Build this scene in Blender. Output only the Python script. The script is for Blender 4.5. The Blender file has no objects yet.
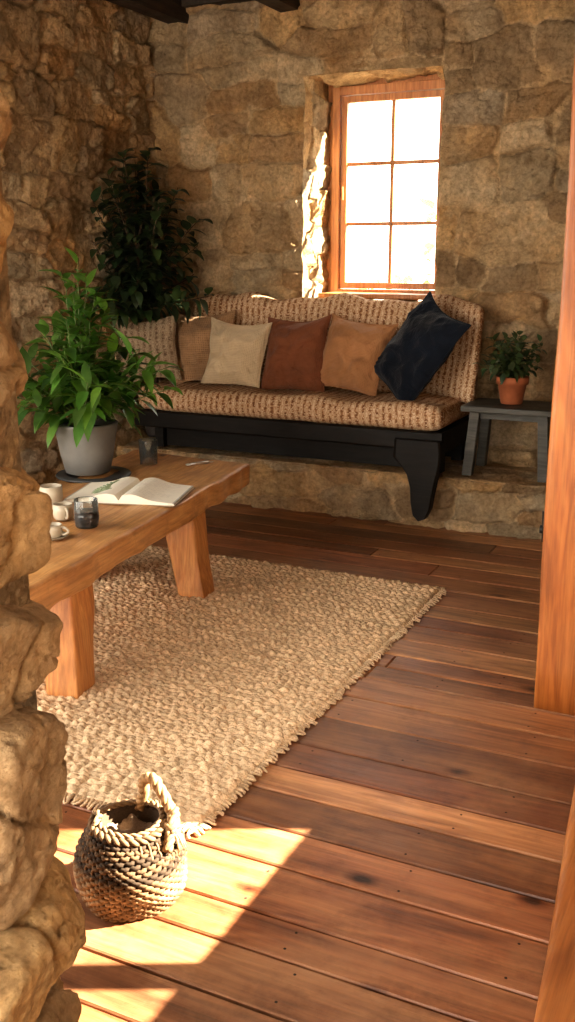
import bpy, math, random
import numpy as np
from mathutils import Vector, Matrix, noise as mnoise

random.seed(7)
scene = bpy.context.scene
COL = scene.collection

# ------------------------------------------------------------------ helpers
def link(o, parent=None):
    COL.objects.link(o)
    if parent is not None:
        o.parent = parent
    return o

def empty(name, loc=(0,0,0), rotz=0.0):
    e = bpy.data.objects.new(name, None)
    e.location = loc
    e.rotation_euler = (0,0,rotz)
    e.empty_display_size = 0.1
    return link(e)

class MB:
    def __init__(s):
        s.v=[]; s.f=[]; s.m=[]; s.c=[]
    def add(s, verts, faces, mat=0, col=None):
        b=len(s.v)
        s.v.extend([tuple(p) for p in verts])
        s.f.extend([tuple(i+b for i in f) for f in faces])
        s.m.extend([mat]*len(faces))
        cc = col if col is not None else (1,1,1)
        s.c.extend([(cc[0],cc[1],cc[2],1.0)]*len(verts))
    def box(s, lo, hi, mat=0, col=None):
        x0,y0,z0=lo; x1,y1,z1=hi
        V=[(x0,y0,z0),(x1,y0,z0),(x1,y1,z0),(x0,y1,z0),(x0,y0,z1),(x1,y0,z1),(x1,y1,z1),(x0,y1,z1)]
        F=[(0,3,2,1),(4,5,6,7),(0,1,5,4),(1,2,6,5),(2,3,7,6),(3,0,4,7)]
        s.add(V,F,mat,col)
    def tube(s, path, radii, seg=8, mat=0, col=None, cap=True):
        n=len(path); P=[Vector(p) for p in path]
        if not hasattr(radii,'__len__'): radii=[radii]*n
        t0=(P[1]-P[0]).normalized()
        ref=Vector((0,0,1)) if abs(t0.z)<0.9 else Vector((1,0,0))
        nx=t0.cross(ref).normalized()
        V=[];F=[]
        for i in range(n):
            if i==0: t=P[1]-P[0]
            elif i==n-1: t=P[-1]-P[-2]
            else: t=P[i+1]-P[i-1]
            if t.length<1e-9: t=t0.copy()
            t.normalize()
            nx=(nx-t*nx.dot(t))
            if nx.length<1e-6: nx=t.orthogonal()
            nx.normalize(); ny=t.cross(nx)
            for k in range(seg):
                a=2*math.pi*k/seg
                V.append(P[i]+(nx*math.cos(a)+ny*math.sin(a))*radii[i])
        for i in range(n-1):
            for k in range(seg):
                k2=(k+1)%seg
                F.append((i*seg+k,i*seg+k2,(i+1)*seg+k2,(i+1)*seg+k))
        if cap:
            F.append(tuple(range(seg-1,-1,-1)))
            F.append(tuple((n-1)*seg+k for k in range(seg)))
        s.add(V,F,mat,col)
    def lathe(s, prof, center=(0,0,0), seg=32, mat=0, col=None, fn=None):
        V=[];F=[];n=len(prof);cx,cy,cz=center
        for i,(r,z) in enumerate(prof):
            for k in range(seg):
                a=2*math.pi*k/seg
                rr=r if fn is None else r*fn(a,z)
                V.append((cx+rr*math.cos(a),cy+rr*math.sin(a),cz+z))
        for i in range(n-1):
            for k in range(seg):
                k2=(k+1)%seg
                F.append((i*seg+k,i*seg+k2,(i+1)*seg+k2,(i+1)*seg+k))
        s.add(V,F,mat,col)
    def leaf(s, o, d, up, L, W, droop=0.3, fold=0.25, mat=0, col=None, n=5):
        o=Vector(o); d=Vector(d).normalized(); up=Vector(up)
        side=d.cross(up)
        if side.length<1e-4: side=d.orthogonal()
        side.normalize(); up=side.cross(d).normalized()
        V=[];F=[]
        for i in range(n+1):
            t=i/n
            w=W*0.5*(math.sin(math.pi*min(1,t**0.8))**0.8 if 0<t<1 else 0.0)
            if i==0: w=W*0.04
            if i==n: w=W*0.01
            c=o+d*(L*t)-up*(droop*L*t*t)
            V+= [c-side*w+up*(fold*w), c, c+side*w+up*(fold*w)]
        for i in range(n):
            b=i*3
            F+=[(b,b+1,b+4,b+3),(b+1,b+2,b+5,b+4)]
        s.add(V,F,mat,col)
    def build(s, name, mats, parent=None, smooth=True, loc=None, rotz=None, autos=None):
        me=bpy.data.meshes.new(name)
        me.from_pydata(s.v,[],s.f)
        for m in mats: me.materials.append(m)
        me.polygons.foreach_set('material_index', s.m)
        ca=me.color_attributes.new('Col','FLOAT_COLOR','POINT')
        ca.data.foreach_set('color', np.array(s.c,dtype=np.float32).ravel())
        if smooth:
            me.polygons.foreach_set('use_smooth',[True]*len(me.polygons))
        me.update()
        o=bpy.data.objects.new(name,me)
        link(o,parent)
        if loc is not None: o.location=loc
        if rotz is not None: o.rotation_euler=(0,0,rotz)
        return o

# ---- numpy noise
_rng=np.random.RandomState(3)
_T=_rng.rand(256,256)
def vn(x,y,s=0):
    x=np.asarray(x)+s*17.31; y=np.asarray(y)+s*7.77
    xi=np.floor(x).astype(int); yi=np.floor(y).astype(int)
    fx=x-xi; fy=y-yi
    fx=fx*fx*(3-2*fx); fy=fy*fy*(3-2*fy)
    a=_T[xi%256,yi%256]; b=_T[(xi+1)%256,yi%256]
    c=_T[xi%256,(yi+1)%256]; d=_T[(xi+1)%256,(yi+1)%256]
    return (a*(1-fx)+b*fx)*(1-fy)+(c*(1-fx)+d*fx)*fy
def fbm(x,y,s=0,o=4):
    r=0; a=0.5
    for i in range(o):
        r=r+a*(vn(x,y,s+i*3)-0.5); x=x*2.03; y=y*2.03; a*=0.5
    return r
def sstep(a,b,x):
    t=np.clip((x-a)/(b-a),0,1); return t*t*(3-2*t)
def facets(x,y,s=0):
    """random tilted planar chips"""
    xi=np.floor(x).astype(int); yi=np.floor(y).astype(int)
    best=np.full(x.shape,9.0); out=np.zeros(x.shape)
    for a in (-1,0,1):
        for b in (-1,0,1):
            cx=xi+a; cy=yi+b
            px=cx+_T[(cx+s)%256,cy%256]; py=cy+_T[cy%256,(cx+s+91)%256]
            d=(x-px)**2+(y-py)**2
            g1=_T[(cx+s*3+7)%256,(cy+13)%256]-0.5; g2=_T[(cx+s+77)%256,(cy+31)%256]-0.5; g3=_T[(cx+s+5)%256,(cy+171)%256]-0.5
            val=g1*(x-px)*1.6+g2*(y-py)*1.6+g3*0.35
            m=d<best
            best=np.where(m,d,best); out=np.where(m,val,out)
    return out

PAL=np.array([(0.53,0.375,0.215),(0.44,0.305,0.175),(0.49,0.385,0.25),(0.57,0.39,0.205),(0.65,0.505,0.325),(0.40,0.285,0.17),(0.57,0.435,0.28),(0.49,0.325,0.175),(0.49,0.39,0.27),(0.59,0.425,0.245)])
MORT=np.array((0.62,0.465,0.285))

def stone_fields(U,V,W,H,seed,hr=(0.13,0.30),wr=(0.18,0.52),relief=0.05):
    rg=np.random.RandomState(seed)
    seeds=[]
    z=-0.1
    while z<H+0.2:
        rh=rg.uniform(*hr)
        x=-0.3+rg.uniform(-0.2,0.1)
        while x<W+0.3:
            rw=rg.uniform(*wr)
            if rg.rand()<0.35 and rh>0.16:
                seeds.append((x+rw/2,z+rh*0.27,rw,rh*0.55)); seeds.append((x+rw/2+rg.uniform(-.05,.05),z+rh*0.77,rw,rh*0.5))
            else:
                seeds.append((x+rw/2,z+rh/2+rg.uniform(-0.3,0.3)*rh,rw,rh*rg.uniform(0.7,1.15)))
            x+=rw*0.97
        z+=rh*0.97
    wx=U+fbm(U*4,V*4,1)*0.12+fbm(U*15,V*15,2)*0.04; wy=V+fbm(U*4,V*4,9)*0.10+fbm(U*15,V*15,4)*0.035
    F1=np.full(U.shape,9.0);F2=np.full(U.shape,9.0);ID=np.zeros(U.shape,int)
    for i,(sx,sy,sw,sh) in enumerate(seeds):
        dx_=np.abs((wx-sx)/(sw*0.5)); dy_=np.abs((wy-sy)/(sh*0.5))
        d=(dx_**3+dy_**3)**(1/3)
        closer=d<F1
        F2=np.where(closer,F1,np.minimum(F2,d))
        F1=np.where(closer,d,F1)
        ID=np.where(closer,i,ID)
    S=np.array(seeds)
    n=len(seeds)
    amp=rg.uniform(0.6,1.15,n); gx=rg.uniform(-0.13,0.13,n); gy=rg.uniform(-0.20,0.20,n)
    colr=PAL[rg.randint(0,len(PAL),n)]*rg.uniform(0.88,1.10,(n,1))
    edge=F2-F1 + fbm(U*22,V*22,5)*0.10
    e=np.clip(edge/0.30,0,1)
    dome=1-(1-e)**2.0
    h=relief*dome*amp[ID]+ (gx[ID]*(U-S[ID,0])+gy[ID]*(V-S[ID,1]))*dome
    h=h+facets(U*7+ID*0.37,V*10,seed)*0.028*dome+facets(U*19,V*24+ID*0.2,seed+9)*0.012*dome
    h=h+fbm(U*9,V*9,21)*0.026*(0.2+dome)+fbm(U*36,V*36,31,3)*0.015
    mh=relief*0.32+fbm(U*3,V*3,71)*0.034+fbm(U*12,V*12,73)*0.014+fbm(U*45,V*45,75,2)*0.009
    mort=sstep(-0.004,0.005,mh-h)
    h=np.maximum(h,mh*0.8+h*0.2)
    c=colr[ID]*(1+0.6*fbm(U*7,V*7,51)[...,None])
    mc=MORT*(1+0.35*fbm(U*5,V*5,57)[...,None])
    c=c*(1-mort[...,None]*0.85)+mc*(mort[...,None]*0.85)
    return h,np.clip(c,0.02,0.9)

def stone_sheet(name,orig,uv,vv,nv,W,H,res,seed,mat,parent=None,hole=None,edgefn=None,flip=False,**kw):
    nu=max(2,int(round(W/res))+1); nvn=max(2,int(round(H/res))+1)
    us=np.linspace(0,W,nu); vs=np.linspace(0,H,nvn)
    if hole:
        for q in hole[:2]:
            us[np.argmin(np.abs(us-q))]=q
        for q in hole[2:]:
            vs[np.argmin(np.abs(vs-q))]=q
    U,V=np.meshgrid(us,vs)
    h,c=stone_fields(U+0,V+0,W,H,seed,**kw)
    du=np.zeros_like(U); dv=np.zeros_like(U)
    if hole:
        u0,u1,v0,v1=hole
        dx=np.maximum(np.maximum(u0-U,U-u1),0); dz=np.maximum(np.maximum(v0-V,V-v1),0)
        dist=np.sqrt(dx*dx+dz*dz)
        k=sstep(0.0,0.05,dist)
        h=h*k+0.03*(1-k)
        k2=1-sstep(0.0,0.15,dist)
        du=du+fbm(V*6,V*0+3,77)*0.05*k2*((V>v0-0.1)&(V<v1+0.1))
        dv=dv+fbm(U*6,U*0+8,78)*0.03*k2
    if edgefn is not None:
        h=edgefn(U,V,h)
    orig=np.array(orig,float);uv=np.array(uv,float);vv=np.array(vv,float);nv=np.array(nv,float)
    P=orig+(U+du)[...,None]*uv+(V+dv)[...,None]*vv+h[...,None]*nv
    verts=P.reshape(-1,3)
    I=np.arange(nu*nvn).reshape(nvn,nu)
    a=I[:-1,:-1];b=I[:-1,1:];cc=I[1:,1:];d=I[1:,:-1]
    keep=np.ones(a.shape,bool)
    if hole:
        cu=(us[:-1]+us[1:])/2; cv=(vs[:-1]+vs[1:])/2
        CU,CV=np.meshgrid(cu,cv)
        keep=~((CU>u0)&(CU<u1)&(CV>v0)&(CV<v1))
    F=np.stack([a,b,cc,d],-1)[keep]
    if np.dot(np.cross(uv,vv),nv)<0: F=F[:,::-1]
    me=bpy.data.meshes.new(name)
    me.from_pydata(verts.tolist(),[],F.tolist())
    me.materials.append(mat)
    ca=me.color_attributes.new('Col','FLOAT_COLOR','POINT')
    c4=np.concatenate([c,np.ones(c.shape[:2]+(1,))],-1).reshape(-1,4).astype(np.float32)
    ca.data.foreach_set('color',c4.ravel())
    me.polygons.foreach_set('use_smooth',[True]*len(me.polygons))
    me.update()
    o=bpy.data.objects.new(name,me)
    return link(o,parent)

def rbox(size,r,cuts=10,amp=0.0,nscale=4.0,fn=None,seed=0.0):
    """rounded box verts/faces centred on origin"""
    import bmesh
    bm=bmesh.new()
    bmesh.ops.create_cube(bm,size=1.0)
    bmesh.ops.subdivide_edges(bm,edges=bm.edges[:],cuts=cuts,use_grid_fill=True)
    hx,hy,hz=[s/2 for s in size]
    V=[]
    def remap(t,h):
        t=t*2
        if abs(t)>=0.999: return math.copysign(h,t)
        return math.copysign(abs(t)**0.75,t)*h
    for v in bm.verts:
        p=Vector((remap(v.co.x,hx),remap(v.co.y,hy),remap(v.co.z,hz)))
        q=Vector((max(-hx+r,min(hx-r,p.x)),max(-hy+r,min(hy-r,p.y)),max(-hz+r,min(hz-r,p.z))))
        d=p-q
        if d.length>1e-7:
            d.normalize(); p=q+d*r
            nrm=d
        else: nrm=Vector((0,0,0))
        if amp:
            nn=mnoise.noise(p*nscale+Vector((seed,seed*1.3,0)))
            p=p+nrm*nn*amp
        if fn: p=fn(p)
        V.append(p)
    bm.verts.ensure_lookup_table()
    F=[[v.index for v in f.verts] for f in bm.faces]
    bm.free()
    return V,F

# ------------------------------------------------------------------ materials
def newmat(name):
    m=bpy.data.materials.new(name); m.use_nodes=True
    nt=m.node_tree; 
    for n in list(nt.nodes): nt.nodes.remove(n)
    out=nt.nodes.new('ShaderNodeOutputMaterial')
    b=nt.nodes.new('ShaderNodeBsdfPrincipled')
    nt.links.new(b.outputs[0],out.inputs[0])
    return m,nt,b,out
def N(nt,t,**kw):
    n=nt.nodes.new(t)
    for k,v in kw.items(): setattr(n,k,v)
    return n
def ramp(nt,stops,fac=None,interp='LINEAR'):
    r=N(nt,'ShaderNodeValToRGB'); cr=r.color_ramp; cr.interpolation=interp
    while len(cr.elements)<len(stops): cr.elements.new(0.5)
    for e,(p,c) in zip(cr.elements,stops):
        e.position=p; e.color=(c[0],c[1],c[2],1)
    if fac is not None: nt.links.new(fac,r.inputs[0])
    return r
def noise_n(nt,vec,scale,detail=4,rough=0.55,dist=0.0):
    n=N(nt,'ShaderNodeTexNoise'); n.inputs['Scale'].default_value=scale; n.inputs['Detail'].default_value=detail
    n.inputs['Roughness'].default_value=rough; n.inputs['Distortion'].default_value=dist
    nt.links.new(vec,n.inputs['Vector']); return n
def mapping(nt,vec,scale=(1,1,1),rot=(0,0,0)):
    m=N(nt,'ShaderNodeMapping'); m.inputs['Scale'].default_value=scale; m.inputs['Rotation'].default_value=rot
    nt.links.new(vec,m.inputs['Vector']); return m
def bump(nt,b,h,strength=0.3,dist=0.01,prev=None):
    n=N(nt,'ShaderNodeBump'); n.inputs['Strength'].default_value=strength; n.inputs['Distance'].default_value=dist
    nt.links.new(h,n.inputs['Height'])
    if prev is not None: nt.links.new(prev.outputs[0],n.inputs['Normal'])
    nt.links.new(n.outputs[0],b.inputs['Normal']); return n
def mixc(nt,a,bb,fac,mode='MIX'):
    m=N(nt,'ShaderNodeMix',data_type='RGBA',blend_type=mode)
    for inp,val in ((m.inputs['Factor'],fac),(m.inputs[6],a),(m.inputs[7],bb)):
        if isinstance(val,(int,float)): inp.default_value=val
        elif isinstance(val,tuple): inp.default_value=(val[0],val[1],val[2],1)
        else: nt.links.new(val,inp)
    return m.outputs[2]
def coord(nt): return N(nt,'ShaderNodeTexCoord').outputs['Object']

def mat_stone(name='stone',gain=1.0):
    m,nt,b,_=newmat(name)
    at=N(nt,'ShaderNodeAttribute',attribute_name='Col')
    co=N(nt,'ShaderNodeNewGeometry').outputs['Position']
    n1=noise_n(nt,co,9,6,0.65); n2=noise_n(nt,co,45,5,0.7)
    r1=ramp(nt,[(0.25,(0.62*gain,0.58*gain,0.53*gain)),(0.5,(gain,gain,gain)),(0.75,(1.26*gain,1.24*gain,1.18*gain))],n1.outputs[0])
    c=mixc(nt,at.outputs['Color'],r1.outputs[0],1.0,'MULTIPLY')
    r2=ramp(nt,[(0.3,(0.64,0.61,0.58)),(0.6,(1.1,1.1,1.1))],n2.outputs[0])
    c=mixc(nt,c,r2.outputs[0],0.9,'MULTIPLY')
    n4=noise_n(nt,co,3.0,3,0.6)
    r4=ramp(nt,[(0.35,(1.05,0.92,0.76)),(0.55,(1,1,1))],n4.outputs[0])
    c=mixc(nt,c,r4.outputs[0],0.7,'MULTIPLY')
    nt.links.new(c,b.inputs['Base Color'])
    b.inputs['Roughness'].default_value=0.9
    b.inputs['Specular IOR Level'].default_value=0.2
    n3=noise_n(nt,co,22,9,0.78)
    vo=N(nt,'ShaderNodeTexVoronoi'); vo.inputs['Scale'].default_value=26; vo.inputs['Detail'].default_value=2
    wv=noise_n(nt,co,12,3); 
    sc=N(nt,'ShaderNodeVectorMath',operation='SCALE'); sc.inputs['Scale'].default_value=0.08; nt.links.new(wv.outputs['Color'],sc.inputs[0])
    ad=N(nt,'ShaderNodeVectorMath',operation='ADD'); nt.links.new(co,ad.inputs[0]); nt.links.new(sc.outputs[0],ad.inputs[1]); nt.links.new(ad.outputs[0],vo.inputs['Vector'])
    bb=bump(nt,b,n3.outputs[0],1.0,0.036)
    bump(nt,b,vo.outputs['Distance'],0.4,0.012,prev=bb)
    return m

def mat_wood(name,stops,axis='Y',scale=1.0,rough=0.45,stretch=12,bumps=0.15,coat=0.0,useattr=False,knots=False,spec=0.5,ring=0.18,wear=0.0,wearcol=(0.50,0.30,0.17),nails=False):
    m,nt,b,_=newmat(name)
    co=coord(nt)
    at=N(nt,'ShaderNodeAttribute',attribute_name='Col')
    vec=co
    if useattr:
        sc=N(nt,'ShaderNodeVectorMath',operation='SCALE'); sc.inputs['Scale'].default_value=37.0
        nt.links.new(at.outputs['Color'],sc.inputs[0])
        ad=N(nt,'ShaderNodeVectorMath',operation='ADD'); nt.links.new(co,ad.inputs[0]); nt.links.new(sc.outputs[0],ad.inputs[1]); vec=ad.outputs[0]
    s={'X':(1,stretch,stretch),'Y':(stretch,1,stretch),'Z':(stretch,stretch,1)}[axis]
    mp=mapping(nt,vec,tuple(q*scale for q in s))
    n1=noise_n(nt,mp.outputs[0],1.1,6,0.6,0.3)
    s3={'X':(1,28,28),'Y':(28,1,28),'Z':(28,28,1)}[axis]
    mp3=mapping(nt,vec,tuple(q*scale for q in s3))
    n2=noise_n(nt,mp3.outputs[0],2.2,5,0.7,0.1)
    s2={'X':(0.6,4,4),'Y':(4,0.6,4),'Z':(4,4,0.6)}[axis]
    mp2=mapping(nt,vec,tuple(q*scale for q in s2))
    n3=noise_n(nt,mp2.outputs[0],1.1,3,0.5,0.5)
    wv=N(nt,'ShaderNodeMath',operation='SINE')
    ml=N(nt,'ShaderNodeMath',operation='MULTIPLY'); ml.inputs[1].default_value=52.0
    nt.links.new(n3.outputs[0],ml.inputs[0]); nt.links.new(ml.outputs[0],wv.inputs[0])
    mr=N(nt,'ShaderNodeMapRange'); mr.inputs[1].default_value=-1; mr.inputs[2].default_value=1; mr.inputs[3].default_value=0.0; mr.inputs[4].default_value=1.0
    nt.links.new(wv.outputs[0],mr.inputs[0])
    mx=N(nt,'ShaderNodeMix'); mx.inputs[0].default_value=ring
    nt.links.new(n1.outputs[0],mx.inputs[2]); nt.links.new(mr.outputs[0],mx.inputs[3])
    r=ramp(nt,stops,mx.outputs[0])
    r2=ramp(nt,[(0.3,(0.56,0.54,0.52)),(0.6,(1.12,1.12,1.12))],n2.outputs[0])
    c=mixc(nt,r.outputs[0],r2.outputs[0],0.75,'MULTIPLY')
    if useattr:
        c=mixc(nt,c,at.outputs['Color'],1.0,'MULTIPLY')
    nw=noise_n(nt,co,2.2,6,0.7)
    if wear:
        rw=ramp(nt,[(0.46,(0,0,0)),(0.66,(1,1,1))],nw.outputs[0])
        wf=N(nt,'ShaderNodeMath',operation='MULTIPLY'); wf.inputs[1].default_value=wear; nt.links.new(rw.outputs[0],wf.inputs[0])
        c=mixc(nt,c,wearcol,wf.outputs[0])
        nd=noise_n(nt,co,5.0,6,0.75)
        rd=ramp(nt,[(0.30,(0.55,0.50,0.46)),(0.48,(1,1,1))],nd.outputs[0])
        c=mixc(nt,c,rd.outputs[0],0.8,'MULTIPLY')
        ms_=mapping(nt,co,(9,60,9),(0,0,0.5)); ns=noise_n(nt,ms_.outputs[0],1.5,3,0.6)
        rs_=ramp(nt,[(0.27,(0.62,0.58,0.55)),(0.33,(1,1,1)),(0.70,(1,1,1)),(0.76,(1.35,1.3,1.25))],ns.outputs[0])
        c=mixc(nt,c,rs_.outputs[0],0.6,'MULTIPLY')
    if knots:
        mk=mapping(nt,vec,{'X':(1.0,1.9,1.0),'Y':(1.9,1.0,1.0),'Z':(1.9,1.9,1.0)}[axis])
        vo=N(nt,'ShaderNodeTexVoronoi'); vo.inputs['Scale'].default_value=2.4; nt.links.new(mk.outputs[0],vo.inputs['Vector'])
        nk=noise_n(nt,vec,26,3)
        sb=N(nt,'ShaderNodeMath',operation='MULTIPLY_ADD'); sb.inputs[1].default_value=0.06; nt.links.new(nk.outputs[0],sb.inputs[0]); nt.links.new(vo.outputs['Distance'],sb.inputs[2])
        rk=ramp(nt,[(0.070,(0.08,0.05,0.035)),(0.095,(0.42,0.33,0.28)),(0.16,(1,1,1))],sb.outputs[0])
        c=mixc(nt,c,rk.outputs[0],1.0,'MULTIPLY')
    nt.links.new(c,b.inputs['Base Color'])
    rr=N(nt,'ShaderNodeMapRange'); rr.inputs[1].default_value=0.3; rr.inputs[2].default_value=0.7; rr.inputs[3].default_value=rough*0.75; rr.inputs[4].default_value=rough*1.35
    nt.links.new(nw.outputs[0],rr.inputs[0]); nt.links.new(rr.outputs[0],b.inputs['Roughness'])
    b.inputs['Specular IOR Level'].default_value=spec
    b.inputs['Coat Weight'].default_value=coat; b.inputs['Coat Roughness'].default_value=0.25
    b1=bump(nt,b,n2.outputs[0],bumps,0.004)
    bump(nt,b,nw.outputs[0],0.15,0.01,prev=b1)
    return m

def mat_plain(name,col,rough=0.6,metal=0.0,nscale=20,var=0.15,bumps=0.1,bd=0.003,sheen=0.0):
    m,nt,b,_=newmat(name); co=coord(nt)
    n=noise_n(nt,co,nscale,5,0.6)
    r=ramp(nt,[(0.3,tuple(c*(1-var) for c in col)),(0.7,tuple(min(1,c*(1+var)) for c in col))],n.outputs[0])
    nt.links.new(r.outputs[0],b.inputs['Base Color'])
    b.inputs['Roughness'].default_value=rough; b.inputs['Metallic'].default_value=metal
    b.inputs['Sheen Weight'].default_value=sheen
    bump(nt,b,n.outputs[0],bumps,bd)
    return m

def mat_fabric(name,col,weave=260,var=0.2,bumps=0.4,rough=0.95):
    m,nt,b,_=newmat(name); co=coord(nt)
    n=noise_n(nt,co,6,5,0.6)
    w1=N(nt,'ShaderNodeTexWave',bands_direction='X'); w1.inputs['Scale'].default_value=weave/6.28; w1.inputs['Distortion'].default_value=0.6
    w2=N(nt,'ShaderNodeTexWave',bands_direction='Z'); w2.inputs['Scale'].default_value=weave/6.28; w2.inputs['Distortion'].default_value=0.6
    nt.links.new(co,w1.inputs['Vector']); nt.links.new(co,w2.inputs['Vector'])
    ad=N(nt,'ShaderNodeMath',operation='ADD'); nt.links.new(w1.outputs['Fac'],ad.inputs[0]); nt.links.new(w2.outputs['Fac'],ad.inputs[1])
    r=ramp(nt,[(0.3,tuple(c*(1-var) for c in col)),(0.7,tuple(min(1,c*(1+var)) for c in col))],n.outputs[0])
    r2=ramp(nt,[(0.0,(0.70,0.70,0.70)),(1.0,(1.12,1.12,1.12))],ad.outputs[0])
    c=mixc(nt,r.outputs[0],r2.outputs[0],0.6,'MULTIPLY')
    nt.links.new(c,b.inputs['Base Color'])
    b.inputs['Roughness'].default_value=rough; b.inputs['Sheen Weight'].default_value=0.1
    b.inputs['Specular IOR Level'].default_value=0.15
    b1=bump(nt,b,ad.outputs[0],bumps,0.002)
    n2=noise_n(nt,co,11,3,0.5,1.0); bump(nt,b,n2.outputs[0],0.6,0.03,prev=b1)
    return m

def mat_woven(name,dark=(0.19,0.09,0.045),mid=(0.39,0.215,0.11),light=(0.62,0.47,0.32),gain=1.0):
    """striped hand-woven upholstery: narrow stripes across with broken dashes"""
    m,nt,b,_=newmat(name); co=coord(nt)
    nz=noise_n(nt,co,5,2)
    vm=N(nt,'ShaderNodeVectorMath',operation='SCALE'); vm.inputs['Scale'].default_value=0.03; nt.links.new(nz.outputs['Color'],vm.inputs[0])
    ad=N(nt,'ShaderNodeVectorMath',operation='ADD'); nt.links.new(co,ad.inputs[0]); nt.links.new(vm.outputs[0],ad.inputs[1])
    wa=N(nt,'ShaderNodeTexWave',bands_direction='X'); wa.inputs['Scale'].default_value=8.0; wa.inputs['Distortion'].default_value=1.5; wa.inputs['Detail'].default_value=2
    nt.links.new(ad.outputs[0],wa.inputs['Vector'])
    mp=mapping(nt,ad.outputs[0],(80,140,140))
    vo=N(nt,'ShaderNodeTexVoronoi'); vo.inputs['Scale'].default_value=1.0; vo.inputs['Randomness'].default_value=0.6; nt.links.new(mp.outputs[0],vo.inputs['Vector'])
    sp=N(nt,'ShaderNodeSeparateColor'); nt.links.new(vo.outputs['Color'],sp.inputs[0])
    mx=N(nt,'ShaderNodeMix'); mx.inputs[0].default_value=0.5
    nt.links.new(wa.outputs['Fac'],mx.inputs[2]); nt.links.new(sp.outputs[0],mx.inputs[3])
    g=lambda c:tuple(q*gain for q in c)
    r=ramp(nt,[(0.12,g(dark)),(0.36,g(mid)),(0.52,g(light)),(0.64,g(mid)),(0.9,g(light))],mx.outputs[0])
    nt.links.new(r.outputs[0],b.inputs['Base Color'])
    b.inputs['Roughness'].default_value=0.95; b.inputs['Specular IOR Level'].default_value=0.15
    b1=bump(nt,b,vo.outputs['Distance'],0.5,0.004)
    bump(nt,b,wa.outputs['Fac'],0.3,0.008,prev=b1)
    return m

def mat_leaf(name,c1,c2,trans=0.35,rough=0.35):
    m,nt,b,out=newmat(name)
    at=N(nt,'ShaderNodeAttribute',attribute_name='Col')
    co=coord(nt); n=noise_n(nt,co,12,3)
    r=ramp(nt,[(0.3,c1),(0.7,c2)],n.outputs[0])
    c=mixc(nt,r.outputs[0],at.outputs['Color'],1.0,'MULTIPLY')
    nt.links.new(c,b.inputs['Base Color']); b.inputs['Roughness'].default_value=rough
    tr=N(nt,'ShaderNodeBsdfTranslucent'); 
    c2n=mixc(nt,c,(1.5,1.9,0.6),1.0,'MULTIPLY'); nt.links.new(c2n,tr.inputs[0])
    ms=N(nt,'ShaderNodeMixShader'); ms.inputs[0].default_value=trans
    nt.links.new(b.outputs[0],ms.inputs[1]); nt.links.new(tr.outputs[0],ms.inputs[2]); nt.links.new(ms.outputs[0],out.inputs[0])
    return m

def mat_attr(name,rough=0.9,bumps=0.4,nscale=120,var=0.25,bd=0.003):
    m,nt,b,_=newmat(name)
    at=N(nt,'ShaderNodeAttribute',attribute_name='Col'); co=coord(nt)
    n=noise_n(nt,co,nscale,4,0.6)
    r=ramp(nt,[(0.3,(1-var,)*3),(0.7,(1+var*0.5,)*3)],n.outputs[0])
    c=mixc(nt,at.outputs['Color'],r.outputs[0],1.0,'MULTIPLY')
    nt.links.new(c,b.inputs['Base Color']); b.inputs['Roughness'].default_value=rough
    b.inputs['Specular IOR Level'].default_value=0.2
    bump(nt,b,n.outputs[0],bumps,bd)
    return m

def mat_glass(name,light_tint=0.0):
    m=bpy.data.materials.new(name); m.use_nodes=True; nt=m.node_tree
    for n in list(nt.nodes): nt.nodes.remove(n)
    out=N(nt,'ShaderNodeOutputMaterial'); t=N(nt,'ShaderNodeBsdfTransparent'); g=N(nt,'ShaderNodeBsdfGlossy'); g.inputs['Roughness'].default_value=0.05
    fr=N(nt,'ShaderNodeFresnel'); fr.inputs[0].default_value=1.45
    t.inputs[0].default_value=(0.96,0.98,0.97,1)
    ms=N(nt,'ShaderNodeMixShader'); nt.links.new(fr.outputs[0],ms.inputs[0]); nt.links.new(t.outputs[0],ms.inputs[1]); nt.links.new(g.outputs[0],ms.inputs[2])
    if light_tint:
        d=N(nt,'ShaderNodeBsdfDiffuse'); d.inputs[0].default_value=(0.85,0.88,0.86,1)  # white diffuse mixed into clear glass, standing in for light it catches
        m2=N(nt,'ShaderNodeMixShader'); m2.inputs[0].default_value=light_tint
        nt.links.new(ms.outputs[0],m2.inputs[1]); nt.links.new(d.outputs[0],m2.inputs[2]); nt.links.new(m2.outputs[0],out.inputs[0])
    else:
        nt.links.new(ms.outputs[0],out.inputs[0])
    return m

M_STONE=mat_stone('rubble_stone',1.0)
M_FLOOR=mat_wood('floor_planks',[(0.25,(0.130,0.052,0.023)),(0.5,(0.265,0.116,0.050)),(0.75,(0.40,0.195,0.086))],'X',1.3,0.40,9,0.5,useattr=True,knots=True,ring=0.16,wear=0.32,wearcol=(0.42,0.235,0.118))
M_PINE=mat_wood('pine_table',[(0.2,(0.31,0.13,0.042)),(0.5,(0.50,0.245,0.083)),(0.8,(0.62,0.34,0.135))],'Y',1.6,0.42,9,0.4,knots=True,wear=0.25,wearcol=(0.45,0.29,0.165))
M_PINEZ=mat_wood('pine_legs',[(0.2,(0.29,0.112,0.034)),(0.5,(0.44,0.185,0.056)),(0.8,(0.55,0.27,0.09))],'Z',1.6,0.45,9,0.35,knots=True)
M_POST=mat_wood('orange_timber',[(0.2,(0.17,0.050,0.012)),(0.5,(0.32,0.105,0.024)),(0.8,(0.42,0.165,0.042))],'Z',1.4,0.42,8,0.45,knots=True)
M_THR=mat_wood('threshold_timber',[(0.2,(0.18,0.058,0.015)),(0.5,(0.32,0.115,0.030)),(0.8,(0.43,0.18,0.054))],'Y',1.4,0.42,8,0.35)
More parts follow.
